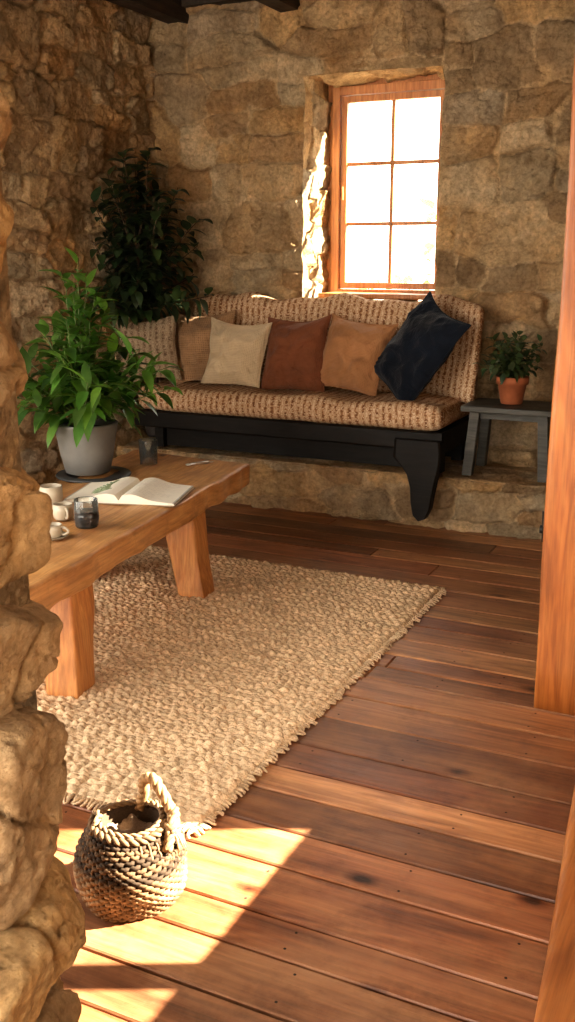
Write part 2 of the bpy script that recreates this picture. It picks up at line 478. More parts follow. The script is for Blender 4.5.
M_WIN=mat_wood('window_timber',[(0.2,(0.32,0.12,0.035)),(0.5,(0.46,0.195,0.065)),(0.8,(0.56,0.27,0.10))],'Z',1.8,0.45,8,0.2)
M_DARK=mat_wood('black_stained_wood',[(0.2,(0.005,0.004,0.003)),(0.5,(0.009,0.007,0.005)),(0.8,(0.016,0.012,0.009))],'X',1.8,0.5,8,0.3,spec=0.25)
M_GREY=mat_wood('dark_weathered_wood',[(0.2,(0.030,0.028,0.022)),(0.5,(0.058,0.054,0.043)),(0.8,(0.10,0.092,0.074))],'X',1.8,0.55,8,0.5)
M_CEIL=mat_wood('ceiling_boards',[(0.2,(0.02,0.014,0.01)),(0.5,(0.04,0.027,0.018)),(0.8,(0.07,0.045,0.03))],'Y',1.2,0.7,8,0.3)
M_GLASS=mat_glass('clear_glass')
M_CORE=mat_plain('wall_core_mortar',(0.44,0.32,0.20),0.95)

# ------------------------------------------------------------------ geometry constants
XL,XR=-3.75,-0.38          # left wall, right wall (back part of the room)
YB=5.75                    # back wall
ZC=2.95
XN=-0.13                   # inner face of the near right wall

# ------------------------------------------------------------------ floor
fb=MB()
rg=random.Random(14)
y=-0.6
while y<5.3:
    w=rg.choice([0.12,0.135,0.15,0.165,0.18,0.20])
    x=-3.9-rg.uniform(0,2.4)
    while x<0.8:
        L=rg.uniform(2.0,3.9)
        g=0.0032; x0,x1=x+g*0.5,x+L-g*0.5; y0,y1=y+g,y+w-g
        if x1>-3.95:
            x0=max(x0,-3.95)
            dz=rg.uniform(-0.0018,0.001); t=rg.uniform(-0.0009,0.0009); e=0.0036
            base=rg.choice([(1.0,0.95,0.95),(1.15,1.12,1.1),(0.66,0.56,0.55),(0.88,0.78,0.76),(1.4,1.5,1.5),(0.75,0.72,0.76),(1.12,0.96,0.90),(0.58,0.50,0.50),(1.28,1.3,1.25)])
            k=rg.uniform(0.88,1.12); c=tuple(q*k+rg.uniform(-0.02,0.02) for q in base)
            V=[(x0,y0,-0.025),(x1,y0,-0.025),(x1,y1,-0.025),(x0,y1,-0.025),
               (x0,y0,dz-e),(x1,y0,dz-e),(x1,y1,dz-e),(x0,y1,dz-e),
               (x0+e,y0+e,dz+t),(x1-e,y0+e,dz+t),(x1-e,y1-e,dz-t),(x0+e,y1-e,dz-t)]
            F=[(8,9,10,11)]
            for i in range(4):
                j=(i+1)%4
                F+=[(i,j,4+j,4+i),(4+i,4+j,8+j,8+i)]
            fb.add(V,F,0,c)
            xn=x0+rg.uniform(0.03,0.5)
            while xn<x1:
                for yy in (y0+0.028,y1-0.028):
                    rr=0.0036
                    cc_=[(xn+rr*math.cos(a*math.pi/3),yy+rr*math.sin(a*math.pi/3),dz+0.0013) for a in range(6)]
                    fb.add(cc_,[(0,1,2,3,4,5)],1)
                xn+=0.61
        x+=L
    y+=w
fb.box((-3.95,-0.7,-0.12),(0.85,5.9,-0.024),1)
floor=fb.build('floor',[M_FLOOR,mat_plain('subfloor_dark',(0.02,0.014,0.01),0.9)],smooth=False)

# ------------------------------------------------------------------ back wall
wb=empty('wall_back')
hx0,hx1,hz0,hz1=-2.665,-1.815,1.175,2.465
X0=XL-0.02
stone_sheet('stone_face',(X0,YB,-0.02),(1,0,0),(0,0,1),(0,-1,0),0.0-X0-0.3,ZC+0.05,0.010,5,M_STONE,wb,hole=(hx0-X0,hx1-X0,hz0+0.02,hz1+0.02),hr=(0.14,0.33),wr=(0.18,0.55),relief=0.052)
FY=YB-0.03
def rev_edge(U,V,h):
    k=sstep(0.0,0.05,U); return (h-0.02)*k*0.8
D=0.38
def wig(z): return fbm(z*6,z*0+3,77)*0.05
def rl(U,V,h):
    k=sstep(0.0,0.06,U)
    return (h-0.025)*k*0.8+wig(V+hz0+0.02)*(1-sstep(0.0,0.2,U))+U*0.10
stone_sheet('reveal_left',(hx0,FY,hz0-0.02),(0,1,0),(0,0,1),(1,0,0),D,hz1-hz0+0.04,0.010,8,M_STONE,wb,edgefn=rl,hr=(0.12,0.25),wr=(0.15,0.3),relief=0.035)
def rr_(U,V,h):
    k=sstep(0.0,0.06,U)
    return (h-0.025)*k*0.7-wig(V+hz0+0.02)*(1-sstep(0.0,0.2,U))
stone_sheet('reveal_right',(hx1,FY,hz0-0.02),(0,1,0),(0,0,1),(-1,0,0),D,hz1-hz0+0.04,0.014,9,M_STONE,wb,edgefn=rr_,hr=(0.12,0.25),wr=(0.15,0.3),relief=0.03)
stone_sheet('reveal_head',(hx0-0.04,FY,hz1),(0,1,0),(1,0,0),(0,0,-1),D,hx1-hx0+0.08,0.014,10,M_STONE,wb,edgefn=rev_edge,hr=(0.15,0.3),wr=(0.2,0.4),relief=0.03)
stone_sheet('reveal_sill',(hx0-0.04,FY,hz0),(0,1,0),(1,0,0),(0,0,1),D,hx1-hx0+0.08,0.014,12,M_STONE,wb,edgefn=rev_edge,hr=(0.2,0.4),wr=(0.2,0.4),relief=0.02)
cb=MB()
YO=6.11
for lo,hi in [((-4.1,YB+0.03,-0.1),(hx0-0.06,YO,3.1)),((hx1+0.06,YB+0.03,-0.1),(0.2,YO,3.1)),((hx0-0.06,YB+0.03,-0.1),(hx1+0.06,YO,hz0-0.06)),((hx0-0.06,YB+0.03,hz1+0.06),(hx1+0.06,YO,3.1))]:
    cb.box(lo,hi)
cb.build('core',[M_CORE],wb,smooth=False)

# left wall
wl=empty('wall_left')
stone_sheet('stone_face',(XL,2.3,-0.02),(0,1,0),(0,0,1),(1,0,0),3.5,ZC+0.05,0.011,23,M_STONE,wl,hr=(0.14,0.33),wr=(0.18,0.55),relief=0.05)
cb=MB(); cb.box((-4.1,2.3,-0.1),(XL-0.04,6.11,3.1)); cb.build('core',[M_CORE],wl,smooth=False)

# right wall
wr=empty('wall_right')
stone_sheet('stone_face',(XR,3.28,-0.02),(0,1,0),(0,0,1),(-1,0,0),2.5,ZC+0.05,0.02,33,M_STONE,wr)
cb=MB()
cb.box((XR+0.03,3.28,-0.1),(0.05,5.9,3.1))
XN2=XN+0.12
wy0,wy1,wz0,wz1=1.62,2.59,0.647,1.36
for lo,hi in [((XN,1.15,0),(XN2,wy0,ZC)),((XN,wy1,0),(XN2,3.3,ZC)),((XN,wy0,0),(XN2,wy1,wz0)),((XN,wy0,wz1),(XN2,wy1,ZC))]:
    cb.box(lo,hi)
cb.box((XN,1.15,0),(0.72,1.27,ZC)); cb.box((0.6,-1.2,0),(0.72,1.2,ZC))  # unseen cross and side walls beside camera, added to block stray sun
cb.build('core',[M_CORE],wr,smooth=False)
w2=MB()
w2.box((XN+0.03,1.92,wz0),(XN+0.09,1.98,wz1))
w2.box((XN+0.01,wy0-0.02,wz0-0.03),(XN2-0.01,wy1+0.02,wz0))
w2.build('window_2',[M_WIN],smooth=False)

# ceiling
cm=MB()
cm.box((-4.1,-1.2,ZC),(0.75,6.11,ZC+0.12))
for xx in (-3.5,-2.75,-2.0,-1.25,-0.55):
    cm.box((xx-0.06,1.0,ZC-0.13),(xx+0.06,5.74,ZC))
cm.box((-4.0,YB-0.10,ZC-0.05),(-0.3,YB+0.02,ZC))
cm.build('ceiling',[M_CEIL],smooth=False)

# ------------------------------------------------------------------ stone ledge
lg=empty('stone_ledge')
LY=5.14; LZ=0.28
def ledge_edge(U,V,h):
    k=sstep(0.0,0.05,LZ-V); return h*(0.35+0.65*k)
stone_sheet('ledge_front',(XL+0.06,LY+0.03,0.0),(1,0,0),(0,0,1),(0,-1,0),3.25,LZ,0.010,41,M_STONE,lg,edgefn=ledge_edge,hr=(0.12,0.2),wr=(0.25,0.55),relief=0.05)
def lt(U,V,h): return h*0.4
stone_sheet('ledge_top',(XL+0.06,LY-0.005,LZ-0.015),(1,0,0),(0,1,0),(0,0,1),3.25,0.54,0.014,42,M_STONE,lg,edgefn=lt,hr=(0.2,0.35),wr=(0.25,0.55),relief=0.03)

# ------------------------------------------------------------------ foreground stone jamb (rough-hewn blocks)
def rock(mb,c,half,seed,sub=6,col=(0.5,0.35,0.2)):
    import bmesh
    rq=random.Random(seed*13+1)
    bm=bmesh.new(); bmesh.ops.create_icosphere(bm,subdivisions=sub,radius=1.0)
    V=[]
    off=Vector((seed*3.7,seed*1.9,seed*5.1))
    planes=[]
    for ax in ((1,0,0),(-1,0,0),(0,1,0),(0,-1,0),(0,0,1),(0,0,-1)):
        n=Vector(ax)+Vector((rq.uniform(-.16,.16),rq.uniform(-.16,.16),rq.uniform(-.16,.16)))
        planes.append((n.normalized(),rq.uniform(0.92,1.02)))
    for k in range(18):
        n=Vector((rq.gauss(0,1),rq.gauss(0,1),rq.gauss(0,1))).normalized()
        planes.append((n,rq.uniform(0.98,1.22)))
    for v in bm.verts:
        n=v.co.normalized()
        rs=[]
        for (m,d) in planes:
            q=n.dot(m)
            if q>0.05: rs.append(d/q)
        k=sum(r_**-40 for r_ in rs)**(-1/40)
        p=Vector((n.x*k*half[0],n.y*k*half[1],n.z*k*half[2]))
        w=p+off
        d=mnoise.noise(w*6)*0.012+mnoise.noise(w*15)*0.009+mnoise.noise(w*38)*0.006+mnoise.noise(w*80)*0.003
        rid=abs(mnoise.noise(w*5+Vector((9,2,4))))
        d-=max(0,0.05-rid)*0.3
        rid2=abs(mnoise.noise(w*12+Vector((1,7,4))))
        d-=max(0,0.06-rid2)*0.12
        p=p+n*d
        V.append(Vector(c)+p)
    F=[[x.index for x in f.verts] for f in bm.faces]
    bm.free()
    mb.add(V,F,0,col)
jb=MB()
lv=[(-0.05,0.20),(0.20,0.41),(0.41,0.585),(0.585,0.85),(0.85,1.01),(1.01,1.225),(1.225,1.39),(1.39,1.54),(1.54,1.72),(1.72,1.95),(1.95,2.15),(2.15,2.4),(2.4,2.65),(2.65,2.93)]
offx=[0.020,0.045,0.062,0.030,0.010,-0.014,-0.022,-0.012,-0.036,-0.042,-0.03,-0.03,-0.03,-0.03]
rg=random.Random(5)
cols=[(0.52,0.34,0.17),(0.45,0.30,0.16),(0.56,0.37,0.18),(0.48,0.325,0.18),(0.43,0.29,0.16)]
for i,(a,b_) in enumerate(lv):
    hz=(b_-a)/2*1.12
    hxr=rg.uniform(0.17,0.22); 
    c=(-0.848+offx[i]-hxr, 0.93+rg.uniform(-0.015,0.015),(a+b_)/2)
    rock(jb,c,(hxr,0.15+rg.uniform(-0.01,0.015),hz),i+1,sub=6 if i<9 else 4,col=cols[i%5])
    rock(jb,(-1.38+rg.uniform(-.03,.03),0.92,(a+b_)/2+rg.uniform(-.03,.03)),(0.24,0.13,hz*1.1),i+31,sub=3,col=cols[(i+2)%5])
jb.box((-1.9,0.82,0.0),(-0.90,1.035,ZC),0,(0.44,0.33,0.21))
jb.build('wall_front',[M_STONE])

# ------------------------------------------------------------------ right timber door post and threshold
pm=MB()
V,F=rbox((0.30,0.20,ZC),0.012,14,0.012,2.0)
pm.add([v+Vector((-0.445,3.18,ZC/2)) for v in V],F)
V,F=rbox((0.20,0.05,ZC),0.008,10,0.006,3.0)
pm.add([v+Vector((-0.235,3.06,ZC/2)) for v in V],F)
pm.tube([(-0.597,3.13,0.56),(-0.60,3.13,0.66)],[0.012,0.012],8,1)
pm.tube([(-0.597,3.13,0.60),(-0.615,3.13,0.60)],0.014,8,1)
pm.build('door_post',[M_POST,mat_plain('dark_iron',(0.03,0.028,0.025),0.5,0.8)])
tm=MB()
def skewx(p):
    return Vector((p.x-0.065*(p.y/0.65),p.y,p.z))
V,F=rbox((0.18,1.35,0.05),0.008,12,0.004,4.0,fn=skewx)
tm.add([v+Vector((-0.215,1.955,0.025)) for v in V],F)
tm.build('trim_1',[M_THR])

# ------------------------------------------------------------------ window
win=empty('window_1')
wm=MB()
WX0,WX1,WZ0,WZ1=-2.60,-1.83,1.19,2.44
WY=6.04
def fr(x0,x1,z0,z1,y0,y1,m=0): wm.box((x0,y0,z0),(x1,y1,z1),m)
f=0.05
fr(WX0,WX0+f,WZ0,WZ1,WY-0.03,WY+0.06); fr(WX1-f,WX1,WZ0,WZ1,WY-0.03,WY+0.06)
fr(WX0+f,WX1-f,WZ1-f,WZ1,WY-0.03,WY+0.06); fr(WX0+f,WX1-f,WZ0,WZ0+f,WY-0.03,WY+0.06)
# outer lining that closes the joint between frame and masonry
fr(WX0-0.12,WX1+0.12,WZ1+0.001,WZ1+0.12,WY+0.0,WY+0.065)
fr(WX0-0.12,WX0-0.001,WZ0-0.06,WZ1+0.001,WY+0.0,WY+0.065)
fr(WX1+0.001,WX1+0.12,WZ0-0.06,WZ1+0.001,WY+0.0,WY+0.065)
a0,a1,b0,b1=WX0+f+0.004,WX1-f-0.004,WZ0+f+0.004,WZ1-f-0.004; s=0.038
fr(a0,a0+s,b0,b1,WY-0.012,WY+0.03); fr(a1-s,a1,b0,b1,WY-0.012,WY+0.03)
fr(a0+s,a1-s,b1-s,b1,WY-0.012,WY+0.03); fr(a0+s,a1-s,b0,b0+s,WY-0.012,WY+0.03)
cx=(a0+a1)/2; t=0.011
fr(cx-t,cx+t,b0+s,b1-s,WY,WY+0.02)
for zz in (b0+s+(b1-b0-2*s)/3,b0+s+2*(b1-b0-2*s)/3):
    fr(a0+s,cx-t,zz-t,zz+t,WY,WY+0.02); fr(cx+t,a1-s,zz-t,zz+t,WY,WY+0.02)
wm.tube([(a0+0.02,WY-0.03,1.78),(a0+0.02,WY-0.035,1.86)],0.008,8)
o=wm.build('frame',[M_WIN],win,smooth=False)
bv=o.modifiers.new('b','BEVEL'); bv.width=0.004; bv.segments=2
gm=MB(); gm.add([(a0+s,WY+0.01,b0+s),(a1-s,WY+0.01,b0+s),(a1-s,WY+0.01,b1-s),(a0+s,WY+0.01,b1-s)],[(0,1,2,3)])
gm.build('glass',[M_GLASS],win,smooth=False)
sm=MB()
V,F=rbox((0.78,0.20,0.035),0.01,10,0.004,5.0); sm.add([v+Vector((-2.215,5.92,1.205)) for v in V],F)
sm.build('sill',[M_WIN],win)

# ------------------------------------------------------------------ exterior greenery beyond window
ex=MB(); rg=random.Random(21)
for i in range(1500):
    p=Vector((rg.uniform(-9,-2),rg.uniform(12,15),0))
    p.z=rg.uniform(-0.5,1.2+0.8*math.sin(p.x*1.3)+0.5*math.sin(p.x*3.1))
    d=Vector((rg.uniform(-1,1),rg.uniform(-1,1),rg.uniform(-0.5,1)))
    ex.leaf(p,d,(0,0,1),rg.uniform(0.15,0.3),rg.uniform(0.1,0.2),0.2,0.2,col=(rg.uniform(0.8,1.3),)*3,n=3)
ex.box((-9,13.5,-0.6),(-2,13.7,0.8),0)
ex.build('garden_hedge',[mat_leaf('hedge_leaf',(0.10,0.13,0.075),(0.18,0.22,0.13),0.3,0.6)])
gr=MB(); gr.box((-20,6.3,-0.4),(12,30,-0.3)); gr.build('garden_ground',[mat_plain('pale_gravel',(0.3,0.28,0.22),0.9)],smooth=False)

# ------------------------------------------------------------------ sofa (daybed)
M_WOV=mat_woven('woven_upholstery')
sofa=empty('daybed_sofa')
SX0,SX1=-3.46,-1.54; SC=(SX0+SX1)/2; SW=SX1-SX0
b=MB()
def pad(p):
    k=mnoise.noise(Vector((p.x*5,p.y*6,p.z*3)))*0.014
    s=0.010*math.sin(p.x*11.0)
    return Vector((p.x+mnoise.noise(p*4)*0.006,p.y+mnoise.noise(Vector((p.x*6,0,p.z*4)))*0.016,p.z+(k+s*0.6 if p.z>0 else 0)))
V,F=rbox((SW,0.66,0.145),0.060,34,fn=pad)
b.add([v+Vector((SC,5.36,0.61)) for v in V],F)
b.build('mattress',[M_WOV],sofa)
b=MB()
def backf(p):
    u=p.x/(SW/2)
    z=p.z+(0.018*math.sin(p.x*9.5+1)+0.012*math.sin(p.x*21))*(1 if p.z>0 else 0.2)
    y=p.y*(0.75+0.25*abs(math.sin(p.x*4.75+0.5)))+mnoise.noise(Vector((p.x*4,0,p.z*6)))*0.02
    y+=0.24*(z)   # lean
    if u>0.78: 
        y-=0.13*((u-0.78)/0.22)**1.5; 
        z-=0.03*((u-0.78)/0.22)**2
    return Vector((p.x,y,z))
V,F=rbox((SW+0.0,0.13,0.54),0.06,34,fn=backf)
b.add([v+Vector((SC+0.08,5.575,0.935)) for v in V],F)
b.build('back_cushion',[M_WOV],sofa)
b=MB()
V,F=rbox((SW+0.02,0.05,0.10),0.012,12,0.004,6); b.add([v+Vector((SC,5.055,0.49)) for v in V],F)   # front rail
V,F=rbox((SW,0.62,0.04),0.01,8); b.add([v+Vector((SC,5.37,0.515)) for v in V],F)      # deck
b.box((SX0+0.03,5.22,0.30),(SX1-0.05,5.25,0.50))   # recessed board
b.box((SX0+0.12,5.62,0.30),(SX1,5.655,1.02))            # back board
for xx in (SX0+0.04,SX1-0.09):
    b.box((xx,5.18,0.295),(xx+0.06,5.24,0.50)); b.box((xx,5.56,0.295),(xx+0.06,5.62,0.50))
def bracket(xc,flip=1):
    prof=[(-0.15,0.50),(0.10,0.50),(0.11,0.44),(0.105,0.36),(0.085,0.28),(0.07,0.20),(0.06,0.13),(0.035,0.075),(0.0,0.06),(-0.035,0.09),(-0.05,0.16),(-0.055,0.24),(-0.075,0.31),(-0.11,0.36),(-0.155,0.40)]
    V=[];n=len(prof)
    for yy,sc in ((4.985,0.90),(4.995,1.0),(5.045,1.0),(5.055,0.9)):
        for (px,pz) in prof:
            cxm,czm=0.01,0.3
            V.append((xc+flip*(cxm+(px-cxm)*sc),yy,czm+(pz-czm)*(0.97+0.03*sc)))
    F=[]
    for k in range(3):
        for i in range(n):
            j=(i+1)%n; F.append((k*n+i,k*n+j,(k+1)*n+j,(k+1)*n+i))
    F.append(tuple(range(n))); F.append(tuple(3*n+i for i in range(n-1,-1,-1)))
    b.add(V,F)
bracket(-1.63)
b.box((SX1-0.02,5.03,0.42),(SX1+0.01,5.66,0.54))
b.build('frame',[M_DARK],sofa,smooth=False)

# pillows
def pillow(name,w,h,t,loc,lean,roll,yaw,mat,seed,puff=2.6):
    V=[];F=[];n=40
    for side in (1,-1):
        for i in range(n+1):
            for j in range(n+1):
                u=-1+2*i/n; v=-1+2*j/n
                u=math.copysign(abs(u)**0.8,u); v=math.copysign(abs(v)**0.8,v)
                T=t*0.5*(max(0,(1-abs(u)**puff))*max(0,(1-abs(v)**puff)))**0.5
                x=w/2*u*(1-0.10*(1-v*v)); z=h/2*v*(1-0.09*(1-u*u))
                q=Vector((x*6+seed,z*6,side*2))
                wr_=mnoise.noise(q)*0.026+mnoise.noise(q*2.3)*0.014-abs(mnoise.noise(q*1.7+Vector((5,5,5))))*0.03
                cr=0.006*math.sin(14*math.atan2(abs(v)-1.15,abs(u)-1.15)*2+seed)*abs(u*v)
                T=T+(wr_+cr)*min(1,T/(t*0.25))
                x+=mnoise.noise(Vector((x*3+seed,z*3,7)))*0.03; z+=mnoise.noise(Vector((x*3,z*3+seed,3)))*0.03
                z-=0.016*(1-u*u)*(1 if v>0 else 0)*v
                V.append(Vector((x,-side*T,z)))
    m=(n+1)*(n+1)
    for s_,o_ in ((0,0),(1,m)):
        for i in range(n):
            for j in range(n):
                a=o_+i*(n+1)+j; q=(a,a+n+1,a+n+2,a+1)
                F.append(q if s_==0 else q[::-1])
    mb=MB(); mb.add(V,F)
    rim=[]
    for i in range(n+1): rim.append(i*(n+1))
    for j in range(1,n+1): rim.append(n*(n+1)+j)
    for i in range(n-1,-1,-1): rim.append(i*(n+1)+n)
    for j in range(n-1,0,-1): rim.append(j)
    pts=[V[k] for k in rim]+[V[rim[0]]]
    mb.tube(pts,0.004,6,cap=False)
    o=mb.build(name,[mat])
    o.matrix_world=Matrix.Translation(loc)@Matrix.Rotation(yaw,4,'Z')@Matrix.Rotation(-lean,4,'X')@Matrix.Rotation(roll,4,'Y')
    return o
R=math.radians
F_PAT=mat_woven('patterned_pillow_fabric',(0.14,0.095,0.06),(0.25,0.18,0.12),(0.36,0.28,0.19))
F_TAN=mat_fabric('tan_weave',(0.29,0.175,0.095),150,0.3,0.6)
F_CRM=mat_fabric('cream_linen',(0.54,0.425,0.28),220,0.12,0.5)
F_RST=mat_fabric('rust_linen',(0.18,0.068,0.032),260,0.2)
F_CAM=mat_fabric('camel_linen',(0.34,0.17,0.078),260,0.2)
F_NVY=mat_fabric('navy_linen',(0.008,0.011,0.018),260,0.3)
pillow('throw_pillow',0.36,0.40,0.11,(-3.455,5.20,0.885),R(8),R(-4),R(22),F_PAT,1)
pillow('throw_pillow.001',0.42,0.44,0.14,(-3.19,5.38,0.90),R(18),R(-3),R(6),F_TAN,2)
pillow('throw_pillow.002',0.42,0.42,0.17,(-2.91,5.31,0.885),R(18),R(2),R(0),F_CRM,3)
pillow('throw_pillow.003',0.40,0.44,0.17,(-2.53,5.35,0.895),R(20),R(-2),R(0),F_RST,4)
pillow('throw_pillow.004',0.42,0.44,0.18,(-2.165,5.36,0.90),R(20),R(7),R(-4),F_CAM,5)
pillow('throw_pillow.005',0.42,0.56,0.17,(-1.765,5.28,0.945),R(24),R(29),R(-24),F_NVY,6)

# ------------------------------------------------------------------ side table
st=MB()
V,F=rbox((0.49,0.36,0.035),0.008,10,0.003,6); st.add([v+Vector((-1.235,5.36,0.655)) for v in V],F)
for sx in (-1,1):
    for sy in (-1,1):
        x0,y0=-1.23+sx*0.18,5.36+sy*0.12; x1,y1=-1.23+sx*0.205,5.36+sy*0.14
        t=0.026
        V=[(x1-t,y1-t,0.292),(x1+t,y1-t,0.292),(x1+t,y1+t,0.292),(x1-t,y1+t,0.292),(x0-t,y0-t,0.642),(x0+t,y0-t,0.642),(x0+t,y0+t,0.642),(x0-t,y0+t,0.642)]
        st.add(V,[(0,3,2,1),(4,5,6,7),(0,1,5,4),(1,2,6,5),(2,3,7,6),(3,0,4,7)])
st.box((-1.41,5.235,0.60),(-1.05,5.255,0.64)); st.box((-1.41,5.465,0.60),(-1.05,5.485,0.64))
st.box((-1.415,5.25,0.60),(-1.395,5.47,0.64)); st.box((-1.065,5.25,0.60),(-1.045,5.47,0.64))
o=st.build('side_table',[M_GREY],smooth=False)
bv=o.modifiers.new('b','BEVEL'); bv.width=0.004; bv.segments=2; bv.limit_method='ANGLE'

# ------------------------------------------------------------------ plants
def branchy(mb,base,nst,hmin,hmax,spread,Lr,Wr,nl,rg,lift=0.6,cols=(0.8,1.3),stemmat=1,leafmat=0,bounds=None,r0=0.006,start=0.25,droop=(0.2,0.6)):
    for s_ in range(nst):
        az=rg.uniform(0,2*math.pi); H=rg.uniform(hmin,hmax); sp=spread*rg.uniform(0.25,1.0)
        if H>hmax*0.85: sp*=0.5
        dirx,diry=math.cos(az),math.sin(az)
        pts=[]
        m=9
        for i in range(m+1):
            t=i/m
            p=Vector((base[0]+dirx*sp*(t**1.4)+rg.uniform(-1,1)*0.008,base[1]+diry*sp*(t**1.4)+rg.uniform(-1,1)*0.008,base[2]+H*(t**0.9)))
            if bounds: p.x=max(p.x,bounds[0]); p.y=min(p.y,bounds[1])
            pts.append(p)
        mb.tube(pts,[r0*(1-0.7*i/m) for i in range(m+1)],5,stemmat)
        for k in range(nl):
            t=start+(1-start)*(k+rg.random()*0.6)/nl; t=min(t,0.999)
            i=int(t*m); f_=t*m-i; p=pts[i].lerp(pts[min(i+1,m)],f_)
            td=(pts[min(i+1,m)]-pts[i]).normalized()
            a=k*2.4+rg.uniform(-0.4,0.4)
            o1=td.orthogonal().normalized(); o2=td.cross(o1)
            d=(o1*math.cos(a)+o2*math.sin(a))+td*lift*rg.uniform(0.5,1.4)+Vector((0,0,0.15))
            d.normalize()
            L=rg.uniform(*Lr)*(1.0-0.25*t)
            if bounds and (p.x+d.x*L<bounds[0]-0.0): d.x=abs(d.x)
            if bounds and (p.y+d.y*L>bounds[1]+0.0): d.y=-abs(d.y)
            g=rg.uniform(*cols); 
            mb.tube([p,p+d*0.015],0.0015,3,stemmat,cap=False)
            mb.leaf(p+d*0.012,d,(0,0,1),L,rg.uniform(*Wr),rg.uniform(*droop),rg.uniform(0.15,0.5),leafmat,(g*rg.uniform(0.85,1.15),g,g*rg.uniform(0.7,1.1)))
M_STEM=mat_plain('green_stem',(0.10,0.14,0.04),0.6)
M_BARK=mat_plain('bark',(0.10,0.065,0.04),0.9)
M_SOIL=mat_plain('soil',(0.03,0.02,0.013),1.0,bumps=1.0,bd=0.01,nscale=60)
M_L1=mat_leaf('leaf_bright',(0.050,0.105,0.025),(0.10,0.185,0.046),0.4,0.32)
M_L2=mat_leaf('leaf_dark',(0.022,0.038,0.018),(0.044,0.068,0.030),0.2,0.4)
M_L3=mat_leaf('leaf_mid',(0.036,0.058,0.026),(0.068,0.095,0.045),0.3,0.4)

# tall dark shrub in the corner
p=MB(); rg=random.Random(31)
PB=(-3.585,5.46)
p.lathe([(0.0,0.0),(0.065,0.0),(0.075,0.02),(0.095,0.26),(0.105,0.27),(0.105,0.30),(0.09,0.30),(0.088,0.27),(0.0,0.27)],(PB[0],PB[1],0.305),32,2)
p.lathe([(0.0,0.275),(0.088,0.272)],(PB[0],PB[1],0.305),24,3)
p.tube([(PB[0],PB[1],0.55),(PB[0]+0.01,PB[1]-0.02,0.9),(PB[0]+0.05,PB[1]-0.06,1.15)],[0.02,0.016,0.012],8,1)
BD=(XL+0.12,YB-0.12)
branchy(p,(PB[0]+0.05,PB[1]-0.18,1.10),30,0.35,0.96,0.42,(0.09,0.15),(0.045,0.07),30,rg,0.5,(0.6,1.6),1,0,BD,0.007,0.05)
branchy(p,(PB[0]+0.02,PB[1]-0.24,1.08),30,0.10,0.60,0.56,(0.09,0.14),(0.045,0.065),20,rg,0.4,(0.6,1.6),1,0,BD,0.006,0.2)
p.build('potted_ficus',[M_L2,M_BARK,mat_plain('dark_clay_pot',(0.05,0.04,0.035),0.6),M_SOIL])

# coffee table
TC=(-2.445,3.128); TR=R(8.2)
table=empty('coffee_table',(TC[0],TC[1],0),TR)
b=MB()
def slab(p):
    x=p.x; y=p.y
    w=0.024*mnoise.noise(Vector((0,y*2.2,5)))+0.010*mnoise.noise(Vector((0,y*9,5)))
    w2=0.02*mnoise.noise(Vector((3,y*2.0,9)))
    x2=x+(w if x>0 else w2)*min(1,abs(x)/0.3)
    k=max(0,min(1,(y-0.4)/0.6))
    y2=y+0.16*(0.5-x/0.685)*k+0.012*mnoise.noise(Vector((x*6,0,p.z*9)))*(abs(y)/1.0)
    return Vector((x2,y2,p.z+0.003*mnoise.noise(Vector((x*5,y*5,0)))))
V,F=rbox((0.685,2.0,0.105),0.014,44,0.009,9,fn=slab)
b.add([v+Vector((0.0325,0,0.4275)) for v in V],F)
b.build('slab_top',[M_PINE],table)
b=MB()
def tleg(top,foot,s1,s2,seed):
    def f(p):
        t=(0.39-(p.z+0.195))/0.39
        sc=1+(s2/s1-1)*t
        return Vector((p.x*sc+top[0]+(foot[0]-top[0])*t,p.y*sc+top[1]+(foot[1]-top[1])*t,p.z+0.195))
    V,F=rbox((s1,s1,0.39),0.012,12,0.014,6,seed=seed); b.add([f(v) for v in V],F)
tleg((0.265,0.43),(0.345,0.39),0.145,0.115,1)
tleg((0.285,-0.62),(0.325,-0.67),0.145,0.12,2)
tleg((-0.20,0.43),(-0.235,0.40),0.14,0.11,3)
tleg((-0.20,-0.62),(-0.235,-0.66),0.14,0.11,4)
b.build('legs',[M_PINEZ],table)
ZT=0.4805

# leafy plant on the table
p=MB(); rg=random.Random(17)
PX,PY=-2.755,3.615
p.lathe([(0.0,0.0),(0.165,0.0),(0.17,0.006),(0.165,0.012),(0.12,0.010)],(PX+0.03,PY,ZT),40,4)
p.lathe([(0.0,0.008),(0.085,0.008),(0.10,0.014),(0.118,0.09),(0.136,0.2),(0.142,0.225),(0.145,0.235),(0.138,0.24),(0.130,0.233),(0.125,0.2),(0.0,0.2)],(PX,PY,ZT+0.004),48,2)
p.lathe([(0.0,0.215),(0.131,0.208)],(PX,PY,ZT),24,3)
branchy(p,(PX,PY,ZT+0.2),40,0.15,0.50,0.42,(0.11,0.18),(0.038,0.062),11,rg,0.7,(0.5,1.7),1,0,None,0.005,0.25)
branchy(p,(PX+0.01,PY-0.02,ZT+0.2),9,0.50,0.76,0.18,(0.10,0.17),(0.035,0.055),13,rg,0.8,(0.8,1.7),1,0,None,0.005,0.3)
p.build('potted_leafy_plant',[M_L1,M_STEM,mat_plain('grey_glazed_ceramic',(0.145,0.14,0.13),0.5,var=0.18,nscale=8),M_SOIL,mat_plain('dark_slate_tray',(0.03,0.03,0.03),0.5)])

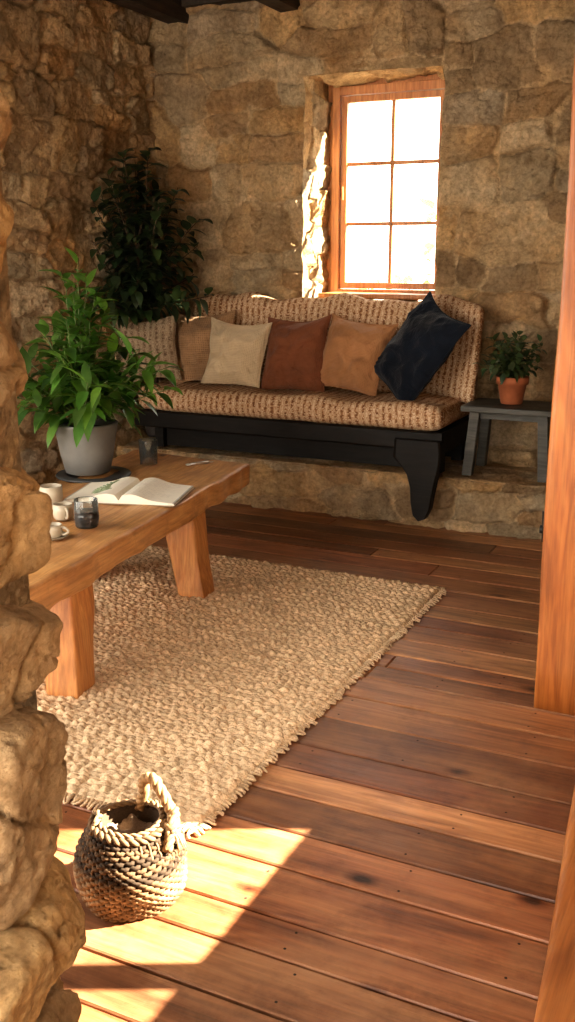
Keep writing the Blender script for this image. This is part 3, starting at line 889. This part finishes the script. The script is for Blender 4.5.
# terracotta pot plant
p=MB(); rg=random.Random(19)
TX,TY,TZ=-1.25,5.36,0.674
p.lathe([(0,0),(0.055,0),(0.058,0.005),(0.075,0.105),(0.085,0.107),(0.087,0.145),(0.078,0.147),(0.075,0.12),(0,0.12)],(TX,TY,TZ),32,2)
p.lathe([(0,0.13),(0.076,0.127)],(TX,TY,TZ),20,3)
branchy(p,(TX,TY,TZ+0.12),30,0.08,0.26,0.19,(0.045,0.08),(0.024,0.038),12,rg,0.7,(0.7,1.5),1,0,(-9,YB-0.08),0.003,0.25)
p.build('potted_herb_plant',[M_L3,M_STEM,mat_plain('terracotta',(0.34,0.105,0.04),0.8,var=0.15),M_SOIL])

# ------------------------------------------------------------------ things on the table
bk=empty('open_book',(-2.35,3.36,ZT+0.001),R(17))
M_PAGE=mat_plain('page_paper',(0.80,0.73,0.61),0.9,var=0.04)
M_COVER=mat_plain('book_cover',(0.25,0.17,0.10),0.7)
M_INK=mat_plain('green_ink',(0.20,0.24,0.14),0.9)
bp=MB(); PW,PH=0.225,0.32
def topz(u): return 0.012+0.020*math.exp(-((u-0.25)/0.25)**2)+0.014*(1-u)
for sgn in (-1,1):
    n=14
    V=[];F=[]
    for i in range(n+1):
        u=i/n; z=topz(u)*min(1,u/0.06+0.45)
        for yy in (-PH/2,PH/2):
            V.append((sgn*u*PW,yy,z)); 
        for yy in (-PH/2,PH/2):
            V.append((sgn*(u*PW+(0.006 if i==n else 0)),yy,0.003))
    for i in range(n):
        a=i*4;c=(i+1)*4
        F+=[(a,a+1,c+1,c),(a,c,c+2,a+2),(a+1,a+3,c+3,c+1)]
    F.append((n*4,n*4+1,n*4+3,n*4+2))
    bp.add(V,F,0)
    for q in range(1,4):
        zz=0.003+q*0.0028
        bp.box((min(sgn*(PW-0.02),sgn*(PW+0.0075-q*0.001)),-PH/2-0.0012,zz),(max(sgn*(PW-0.02),sgn*(PW+0.0075-q*0.001)),PH/2+0.0012,zz+0.0008),3)
    bp.box((min(sgn*0.002,sgn*(PW+0.012)),-PH/2-0.007,0.0),(max(sgn*0.002,sgn*(PW+0.012)),PH/2+0.007,0.003),1)
def pz(x): return topz(abs(x)/PW)+0.0012
for k in range(9):
    a=k/8; x0=-0.10-0.02*math.sin(a*3); y0=-0.09+0.18*a
    bp.tube([(x0,y0,pz(x0)),(x0-0.0025,y0+0.02,pz(x0))],0.0012,4,2)
    for sd in (-1,1):
        L=0.045*(1-0.5*a); x1=x0+sd*L
        pts=[Vector((x0,y0,pz(x0))),Vector((x0+sd*L*0.5,y0+0.006,pz(x0+sd*L*0.5))),Vector((x1,y0+0.022,pz(x1)))]
        bp.tube(pts,[0.001,0.0045,0.0006],4,2)
for k in range(13):
    yy=0.12-0.02*k; xe=0.19 if k%4!=3 else 0.13
    xs=[0.03+(xe-0.03)*i/8 for i in range(9)]
    for i in range(8):
        if (k*7+i*3)%5==0: continue
        V=[(xs[i],yy,pz(xs[i])+0.0004),(xs[i+1]-0.004,yy,pz(xs[i+1])+0.0004),(xs[i+1]-0.004,yy+0.0022,pz(xs[i+1])+0.0004),(xs[i],yy+0.0022,pz(xs[i])+0.0004)]
        bp.add(V,[(0,1,2,3)],3)
bp.build('pages',[M_PAGE,M_COVER,M_INK,mat_plain('faded_ink',(0.50,0.46,0.40),0.9)],bk,smooth=False)

M_TG=mat_glass('tumbler_glass',0.04)
g=MB(); g.lathe([(0,0),(0.038,0),(0.041,0.004),(0.045,0.12),(0.0445,0.122),(0.0425,0.12),(0.039,0.012),(0,0.012)],(-2.63,3.92,ZT),40)
g.build('drinking_glass',[M_TG])
g=MB()
g.lathe([(0,0),(0.036,0),(0.042,0.01),(0.046,0.04),(0.043,0.105),(0.0425,0.107),(0.041,0.105),(0.0435,0.04),(0.036,0.008),(0,0.008)],(-2.205,2.87,ZT),40,0)
g.lathe([(0,0.003),(0.037,0.003),(0.0445,0.03),(0.0455,0.045),(0.0440,0.064),(0,0.064)],(-2.205,2.87,ZT),40,1)
g.build('coffee_glass',[M_TG,mat_plain('black_coffee',(0.018,0.008,0.005),0.15)])
M_CER=mat_plain('cream_ceramic',(0.44,0.375,0.28),0.4,var=0.12)
def cup(name,loc,r,h,handle=True,saucer=False,rot=0.0):
    g=MB(); z0=0
    if saucer:
        g.lathe([(0,0),(0.035,0),(0.052,0.010),(0.054,0.012),(0.035,0.006),(0,0.006)],(0,0,0),36); z0=0.006
    g.lathe([(0,0),(r*0.75,0),(r*0.95,h*0.15),(r,h*0.6),(r*0.97,h),(r*0.9,h),(r*0.92,h*0.6),(r*0.8,h*0.15),(0,h*0.12)],(0,0,z0),36)
    if handle:
        pts=[(r*0.93+0.026*math.sin(a),0,z0+h*0.5+h*0.3*math.cos(a)) for a in [math.pi*i/10 for i in range(11)]]
        g.tube(pts,0.005,8)
    o=g.build(name,[M_CER]); o.location=loc; o.rotation_euler=(0,0,rot); return o
cup('coffee_mug',(-2.51,3.05,ZT),0.045,0.09,rot=2.2)
cup('coffee_mug.001',(-2.36,2.93,ZT),0.038,0.06,rot=-0.6)
cup('espresso_cup',(-2.225,2.70,ZT),0.034,0.045,saucer=True,rot=0.3)
g=MB()
g.tube([(-0.05,0,0.007),(0.0,0,0.008),(0.045,0.0,0.007)],[0.006,0.008,0.006],10)
g.tube([(0.045,0,0.007),(0.07,0.005,0.006)],[0.003,0.002],8)
g.lathe([(0.012,0.002),(0.016,0.006),(0.012,0.010),(0.008,0.006),(0.012,0.002)],(-0.062,0,0),20)
o=g.build('silver_corkscrew',[mat_plain('brushed_silver',(0.6,0.58,0.55),0.3,1.0)]); o.location=(-2.41,4.03,ZT+0.001); o.rotation_euler=(0,0,R(55))

# ------------------------------------------------------------------ rug
RX0,RX1,RY0,RY1=-2.92,-1.21,1.96,4.10
res=0.0065
nu=int((RX1-RX0)/res)+1; nv_=int((RY1-RY0)/res)+1
U,Vv=np.meshgrid(np.linspace(0,RX1-RX0,nu),np.linspace(0,RY1-RY0,nv_))
wu=U+fbm(U*5,Vv*5,3)*0.06; wv_=Vv+fbm(U*5,Vv*5,6)*0.05
cw,ch=0.031,0.023
row=np.floor(wv_/ch); fy=(wv_/ch-row)*2-1
xs=wu/cw+0.5*(row%2)+_T[(row.astype(int))%256,5]*0.6
colid=np.floor(xs); fx=(xs-colid)*2-1
amp=0.5+0.8*_T[colid.astype(int)%256,row.astype(int)%256]
loop=np.sqrt(np.clip(1-np.abs(fx)**2.2,0,1))*np.sqrt(np.clip(1-np.abs(fy)**2.2,0,1))
h=0.010+0.015*loop*amp+fbm(U*3,Vv*3,8)*0.012+fbm(U*60,Vv*60,2,3)*0.005
ed=np.minimum(np.minimum(U,U.max()-U),np.minimum(Vv,Vv.max()-Vv))
h=np.maximum(h,0.004)*sstep(-0.004,0.02,ed)+0.002
ex_=fbm(Vv*8,U*0+2,61)*0.03*(U/U.max()-0.5)*2; ey_=fbm(U*8,Vv*0+4,62)*0.03*(Vv/Vv.max()-0.5)*2
P=np.stack([RX0+U+ex_,RY0+Vv+ey_,h],-1).reshape(-1,3)
tone=(0.86+0.28*_T[(colid.astype(int)*3)%256,(row.astype(int)*5)%256]+fbm(U*2.5,Vv*2.5,14)*0.25)
base=np.array((0.68,0.49,0.305))
c4=np.concatenate([base*tone[...,None],np.ones(U.shape+(1,))],-1).reshape(-1,4)
I=np.arange(nu*nv_).reshape(nv_,nu)
Fq=np.stack([I[:-1,:-1],I[:-1,1:],I[1:,1:],I[1:,:-1]],-1).reshape(-1,4)
r=MB(); r.v=[tuple(q) for q in P.tolist()]; r.f=[tuple(q) for q in Fq.tolist()]; r.m=[0]*len(r.f); r.c=[tuple(q) for q in c4.tolist()]
rg=random.Random(3)
def strand(x,y,dx,dy,L):
    px,py=x,y; pts=[(x-dx*0.012,y-dy*0.012,0.010)]
    a=rg.uniform(-0.5,0.5)
    for i in range(4):
        ca,sa=math.cos(a),math.sin(a); ddx,ddy=dx*ca-dy*sa,dx*sa+dy*ca
        px+=ddx*L/4; py+=ddy*L/4; a+=rg.uniform(-0.5,0.5)
        pts.append((px,py,max(0.004,0.009-0.002*i+rg.uniform(-0.001,0.002))))
    k=rg.uniform(0.85,1.2)
    r.tube(pts,[0.0055,0.005,0.0045,0.004,0.003],5,0,(0.62*k,0.45*k,0.285*k))
y=RY0
while y<RY1: strand(RX1+rg.uniform(-.006,.004),y,1,0,rg.uniform(0.008,0.026)); y+=rg.uniform(0.010,0.018)
x=RX0
while x<RX1:
    strand(x,RY1,0,1,rg.uniform(0.02,0.055)); strand(x,RY0,0,-1,rg.uniform(0.012,0.035)); x+=rg.uniform(0.009,0.016)
r.build('woven_jute_rug',[mat_attr('jute_fibre',0.95,0.7,160,0.3,0.005)])

# ------------------------------------------------------------------ basket
BX,BY=-1.215,1.685
bs=MB(); rg=random.Random(9)
prof=[]
nz=23
for i in range(nz):
    t=i/(nz-1)
    z=0.007+0.180*t
    rad=0.082+0.046*math.sin(math.pi*min(1,(t*0.84+0.10)))**0.75-0.010*t
    prof.append((rad,z))
for i,(rad,z) in enumerate(prof):
    seg=168; rr=0.0058
    base=(0.16,0.095,0.047)
    if i in (13,14,17,18,21,22): base=(0.04,0.026,0.016)
    elif i>=12: base=(0.10,0.062,0.034)
    ph=(i%2)*math.pi
    pts=[];rads=[]
    for k in range(seg+1):
        a=2*math.pi*k/seg
        m_=math.sin(a*30+ph)
        R_=rad+0.0035*m_+0.004*math.sin(a*3+i*0.3); 
        pts.append((BX+R_*math.cos(a),BY+R_*math.sin(a),z+0.0022*math.sin(a*5+i)+0.003*math.sin(a*2)*i/nz))
        rads.append(rr*(0.8+0.4*abs(math.cos(a*30+ph)))*(0.9+0.25*mnoise.noise(Vector((a*6,i,0)))))
    b0_=len(bs.v)
    bs.tube(pts,rads,6,0,base,cap=False)
    for k in range(seg+1):
        a=2*math.pi*k/seg
        if 3<=i<=10:
            dd=abs(((a*12/(2*math.pi))%1)-0.5)*2; w_=1-abs(i-6.5)/4.0
            if dd<w_:
                for q in range(6): bs.c[b0_+k*6+q]=(0.27,0.17,0.09,1)
for k in range(30):
    a=2*math.pi*(k+0.5)/30
    pts=[(BX+(q+0.002*((-1)**i))*math.cos(a),BY+(q+0.002*((-1)**i))*math.sin(a),z) for i,(q,z) in enumerate(prof)]
    bs.tube(pts,0.0032,5,0,(0.16,0.10,0.055))
bs.lathe([(0,0.006)]+[(q-0.006,z) for q,z in prof]+[(prof[-1][0]-0.010,prof[-1][1]),(prof[0][0]-0.01,0.02),(0,0.014)],(BX,BY,0),48,0,(0.07,0.045,0.028))
def rope(path,r_,tw,col,strands=2,seg=6):
    P=[Vector(q) for q in path]; n=len(P)
    for s_ in range(strands):
        pts=[]
        L=0
        for i in range(n):
            if i>0: L+=(P[i]-P[i-1]).length
            t=(P[min(i+1,n-1)]-P[max(i-1,0)]).normalized()
            nx=t.cross(Vector((0.13,0.31,0.94))).normalized(); ny=t.cross(nx)
            a=L*tw+2*math.pi*s_/strands
            pts.append(P[i]+(nx*math.cos(a)+ny*math.sin(a))*r_*0.62)
        bs.tube(pts,r_*0.72,seg,0,col)
rt,zt=prof[-1]
circ=lambda q,z,n=140,w=0.004:[(BX+q*math.cos(2*math.pi*k/n),BY+q*math.sin(2*math.pi*k/n),z+w*math.sin(4*math.pi*k/n)) for k in range(n+1)]
rope(circ(rt,zt+0.006),0.0080,170,(0.16,0.10,0.055))
rope(circ(rt-0.012,zt+0.014),0.0055,170,(0.23,0.15,0.085))
V=[];F=[];n=26
for i in range(n+1):
    for j in range(n+1):
        u=-1+2*i/n; v=-1+2*j/n
        dr=math.hypot(u,v); k=1/max(1,dr)
        x=u*k*(rt-0.016)*0.98; y=v*k*(rt-0.016)*0.98
        z=zt-0.034+0.035*mnoise.noise(Vector((x*24,y*24,1)))+0.014*abs(mnoise.noise(Vector((x*60,y*60,4))))
        V.append((BX+x,BY+y,z))
for i in range(n):
    for j in range(n):
        a=i*(n+1)+j; F.append((a,a+n+1,a+n+2,a+1))
bs.add(V,F,0,(0.24,0.18,0.13))
def arc(p0,p1,hgt,bow,r_,col,strands=3,tw=110,n=60):
    p0=Vector(p0);p1=Vector(p1); pts=[]
    side=(p1-p0).cross(Vector((0,0,1))).normalized()
    for i in range(n+1):
        t=i/n; s_=math.sin(math.pi*t)
        p=p0.lerp(p1,t)+Vector((0,0,hgt*s_**0.75))+side*bow*s_
        p+=Vector((mnoise.noise(Vector((t*5,1,0))),mnoise.noise(Vector((t*5,7,0))),0))*0.010
        pts.append(p)
    rope(pts,r_,tw,col,strands)
# chunky plaited handle drawn up at the back and falling over the right side of the rim
arc((BX-0.025,BY+0.075,zt-0.01),(BX+0.102,BY+0.035,zt-0.02),0.115,0.012,0.0105,(0.31,0.185,0.088))
arc((BX+0.045,BY+0.072,zt-0.005),(BX+0.110,BY-0.020,zt-0.03),0.050,-0.02,0.0095,(0.27,0.165,0.08))
pts=[(BX+0.096+0.013*math.cos(a*2.0),BY+0.022+0.016*math.sin(a*2.0),zt-0.012+0.014*a/3) for a in [i*0.2 for i in range(32)]]
rope(pts,0.0080,150,(0.29,0.175,0.085))
for k in range(9):
    a=rg.uniform(-0.8,0.8)
    bs.tube([(BX+0.105,BY+0.015,zt+0.0),(BX+0.122,BY+0.015+0.015*a,zt-0.010),(BX+0.130+rg.uniform(0,0.01),BY+0.015+0.03*a,zt-0.035-rg.uniform(0,0.02))],[0.003,0.0024,0.0012],4,0,(0.34,0.22,0.115))
arc((BX-0.088,BY-0.015,zt),(BX-0.05,BY-0.080,zt),0.028,-0.012,0.006,(0.19,0.125,0.07),2)
bs.build('woven_basket',[mat_attr('basket_fibre',0.85,0.5,180,0.35,0.002)])

# ------------------------------------------------------------------ light
sun=bpy.data.lights.new('sun','SUN'); sun.energy=42; sun.angle=R(0.8); sun.color=(1.0,0.87,0.68)
so=bpy.data.objects.new('sun',sun); link(so)
so.rotation_euler=Vector((-1,-0.5,-0.78)).to_track_quat('-Z','Y').to_euler(); so.location=(4,6,6)
w=bpy.data.worlds.new('World'); scene.world=w; w.use_nodes=True; nt=w.node_tree
bg=nt.nodes['Background']
tc=N(nt,'ShaderNodeTexCoord'); sp=N(nt,'ShaderNodeSeparateXYZ'); nt.links.new(tc.outputs['Generated'],sp.inputs[0])
r_=ramp(nt,[(0.0,(0.55,0.42,0.28)),(0.48,(0.98,0.87,0.72)),(0.6,(1.0,0.94,0.85)),(1.0,(0.95,0.93,0.90))])
mr=N(nt,'ShaderNodeMapRange'); mr.inputs[1].default_value=-1; mr.inputs[2].default_value=1; nt.links.new(sp.outputs[2],mr.inputs[0]); nt.links.new(mr.outputs[0],r_.inputs[0])
nt.links.new(r_.outputs[0],bg.inputs[0]); bg.inputs[1].default_value=5.0

# ------------------------------------------------------------------ camera
cam=bpy.data.cameras.new('camera'); co_=bpy.data.objects.new('camera',cam); link(co_)
cam.sensor_fit='VERTICAL'; cam.sensor_height=24; cam.sensor_width=24; cam.lens=24*1000/1022
cam.clip_start=0.05
co_.location=(0,0,1.45); co_.rotation_euler=(R(90-14.36),0,R(25.8))
scene.camera=co_
scene.view_settings.view_transform='Standard'
try: scene.view_settings.look='Medium High Contrast'
except Exception as e: print('look',e)
scene.view_settings.exposure=0.75
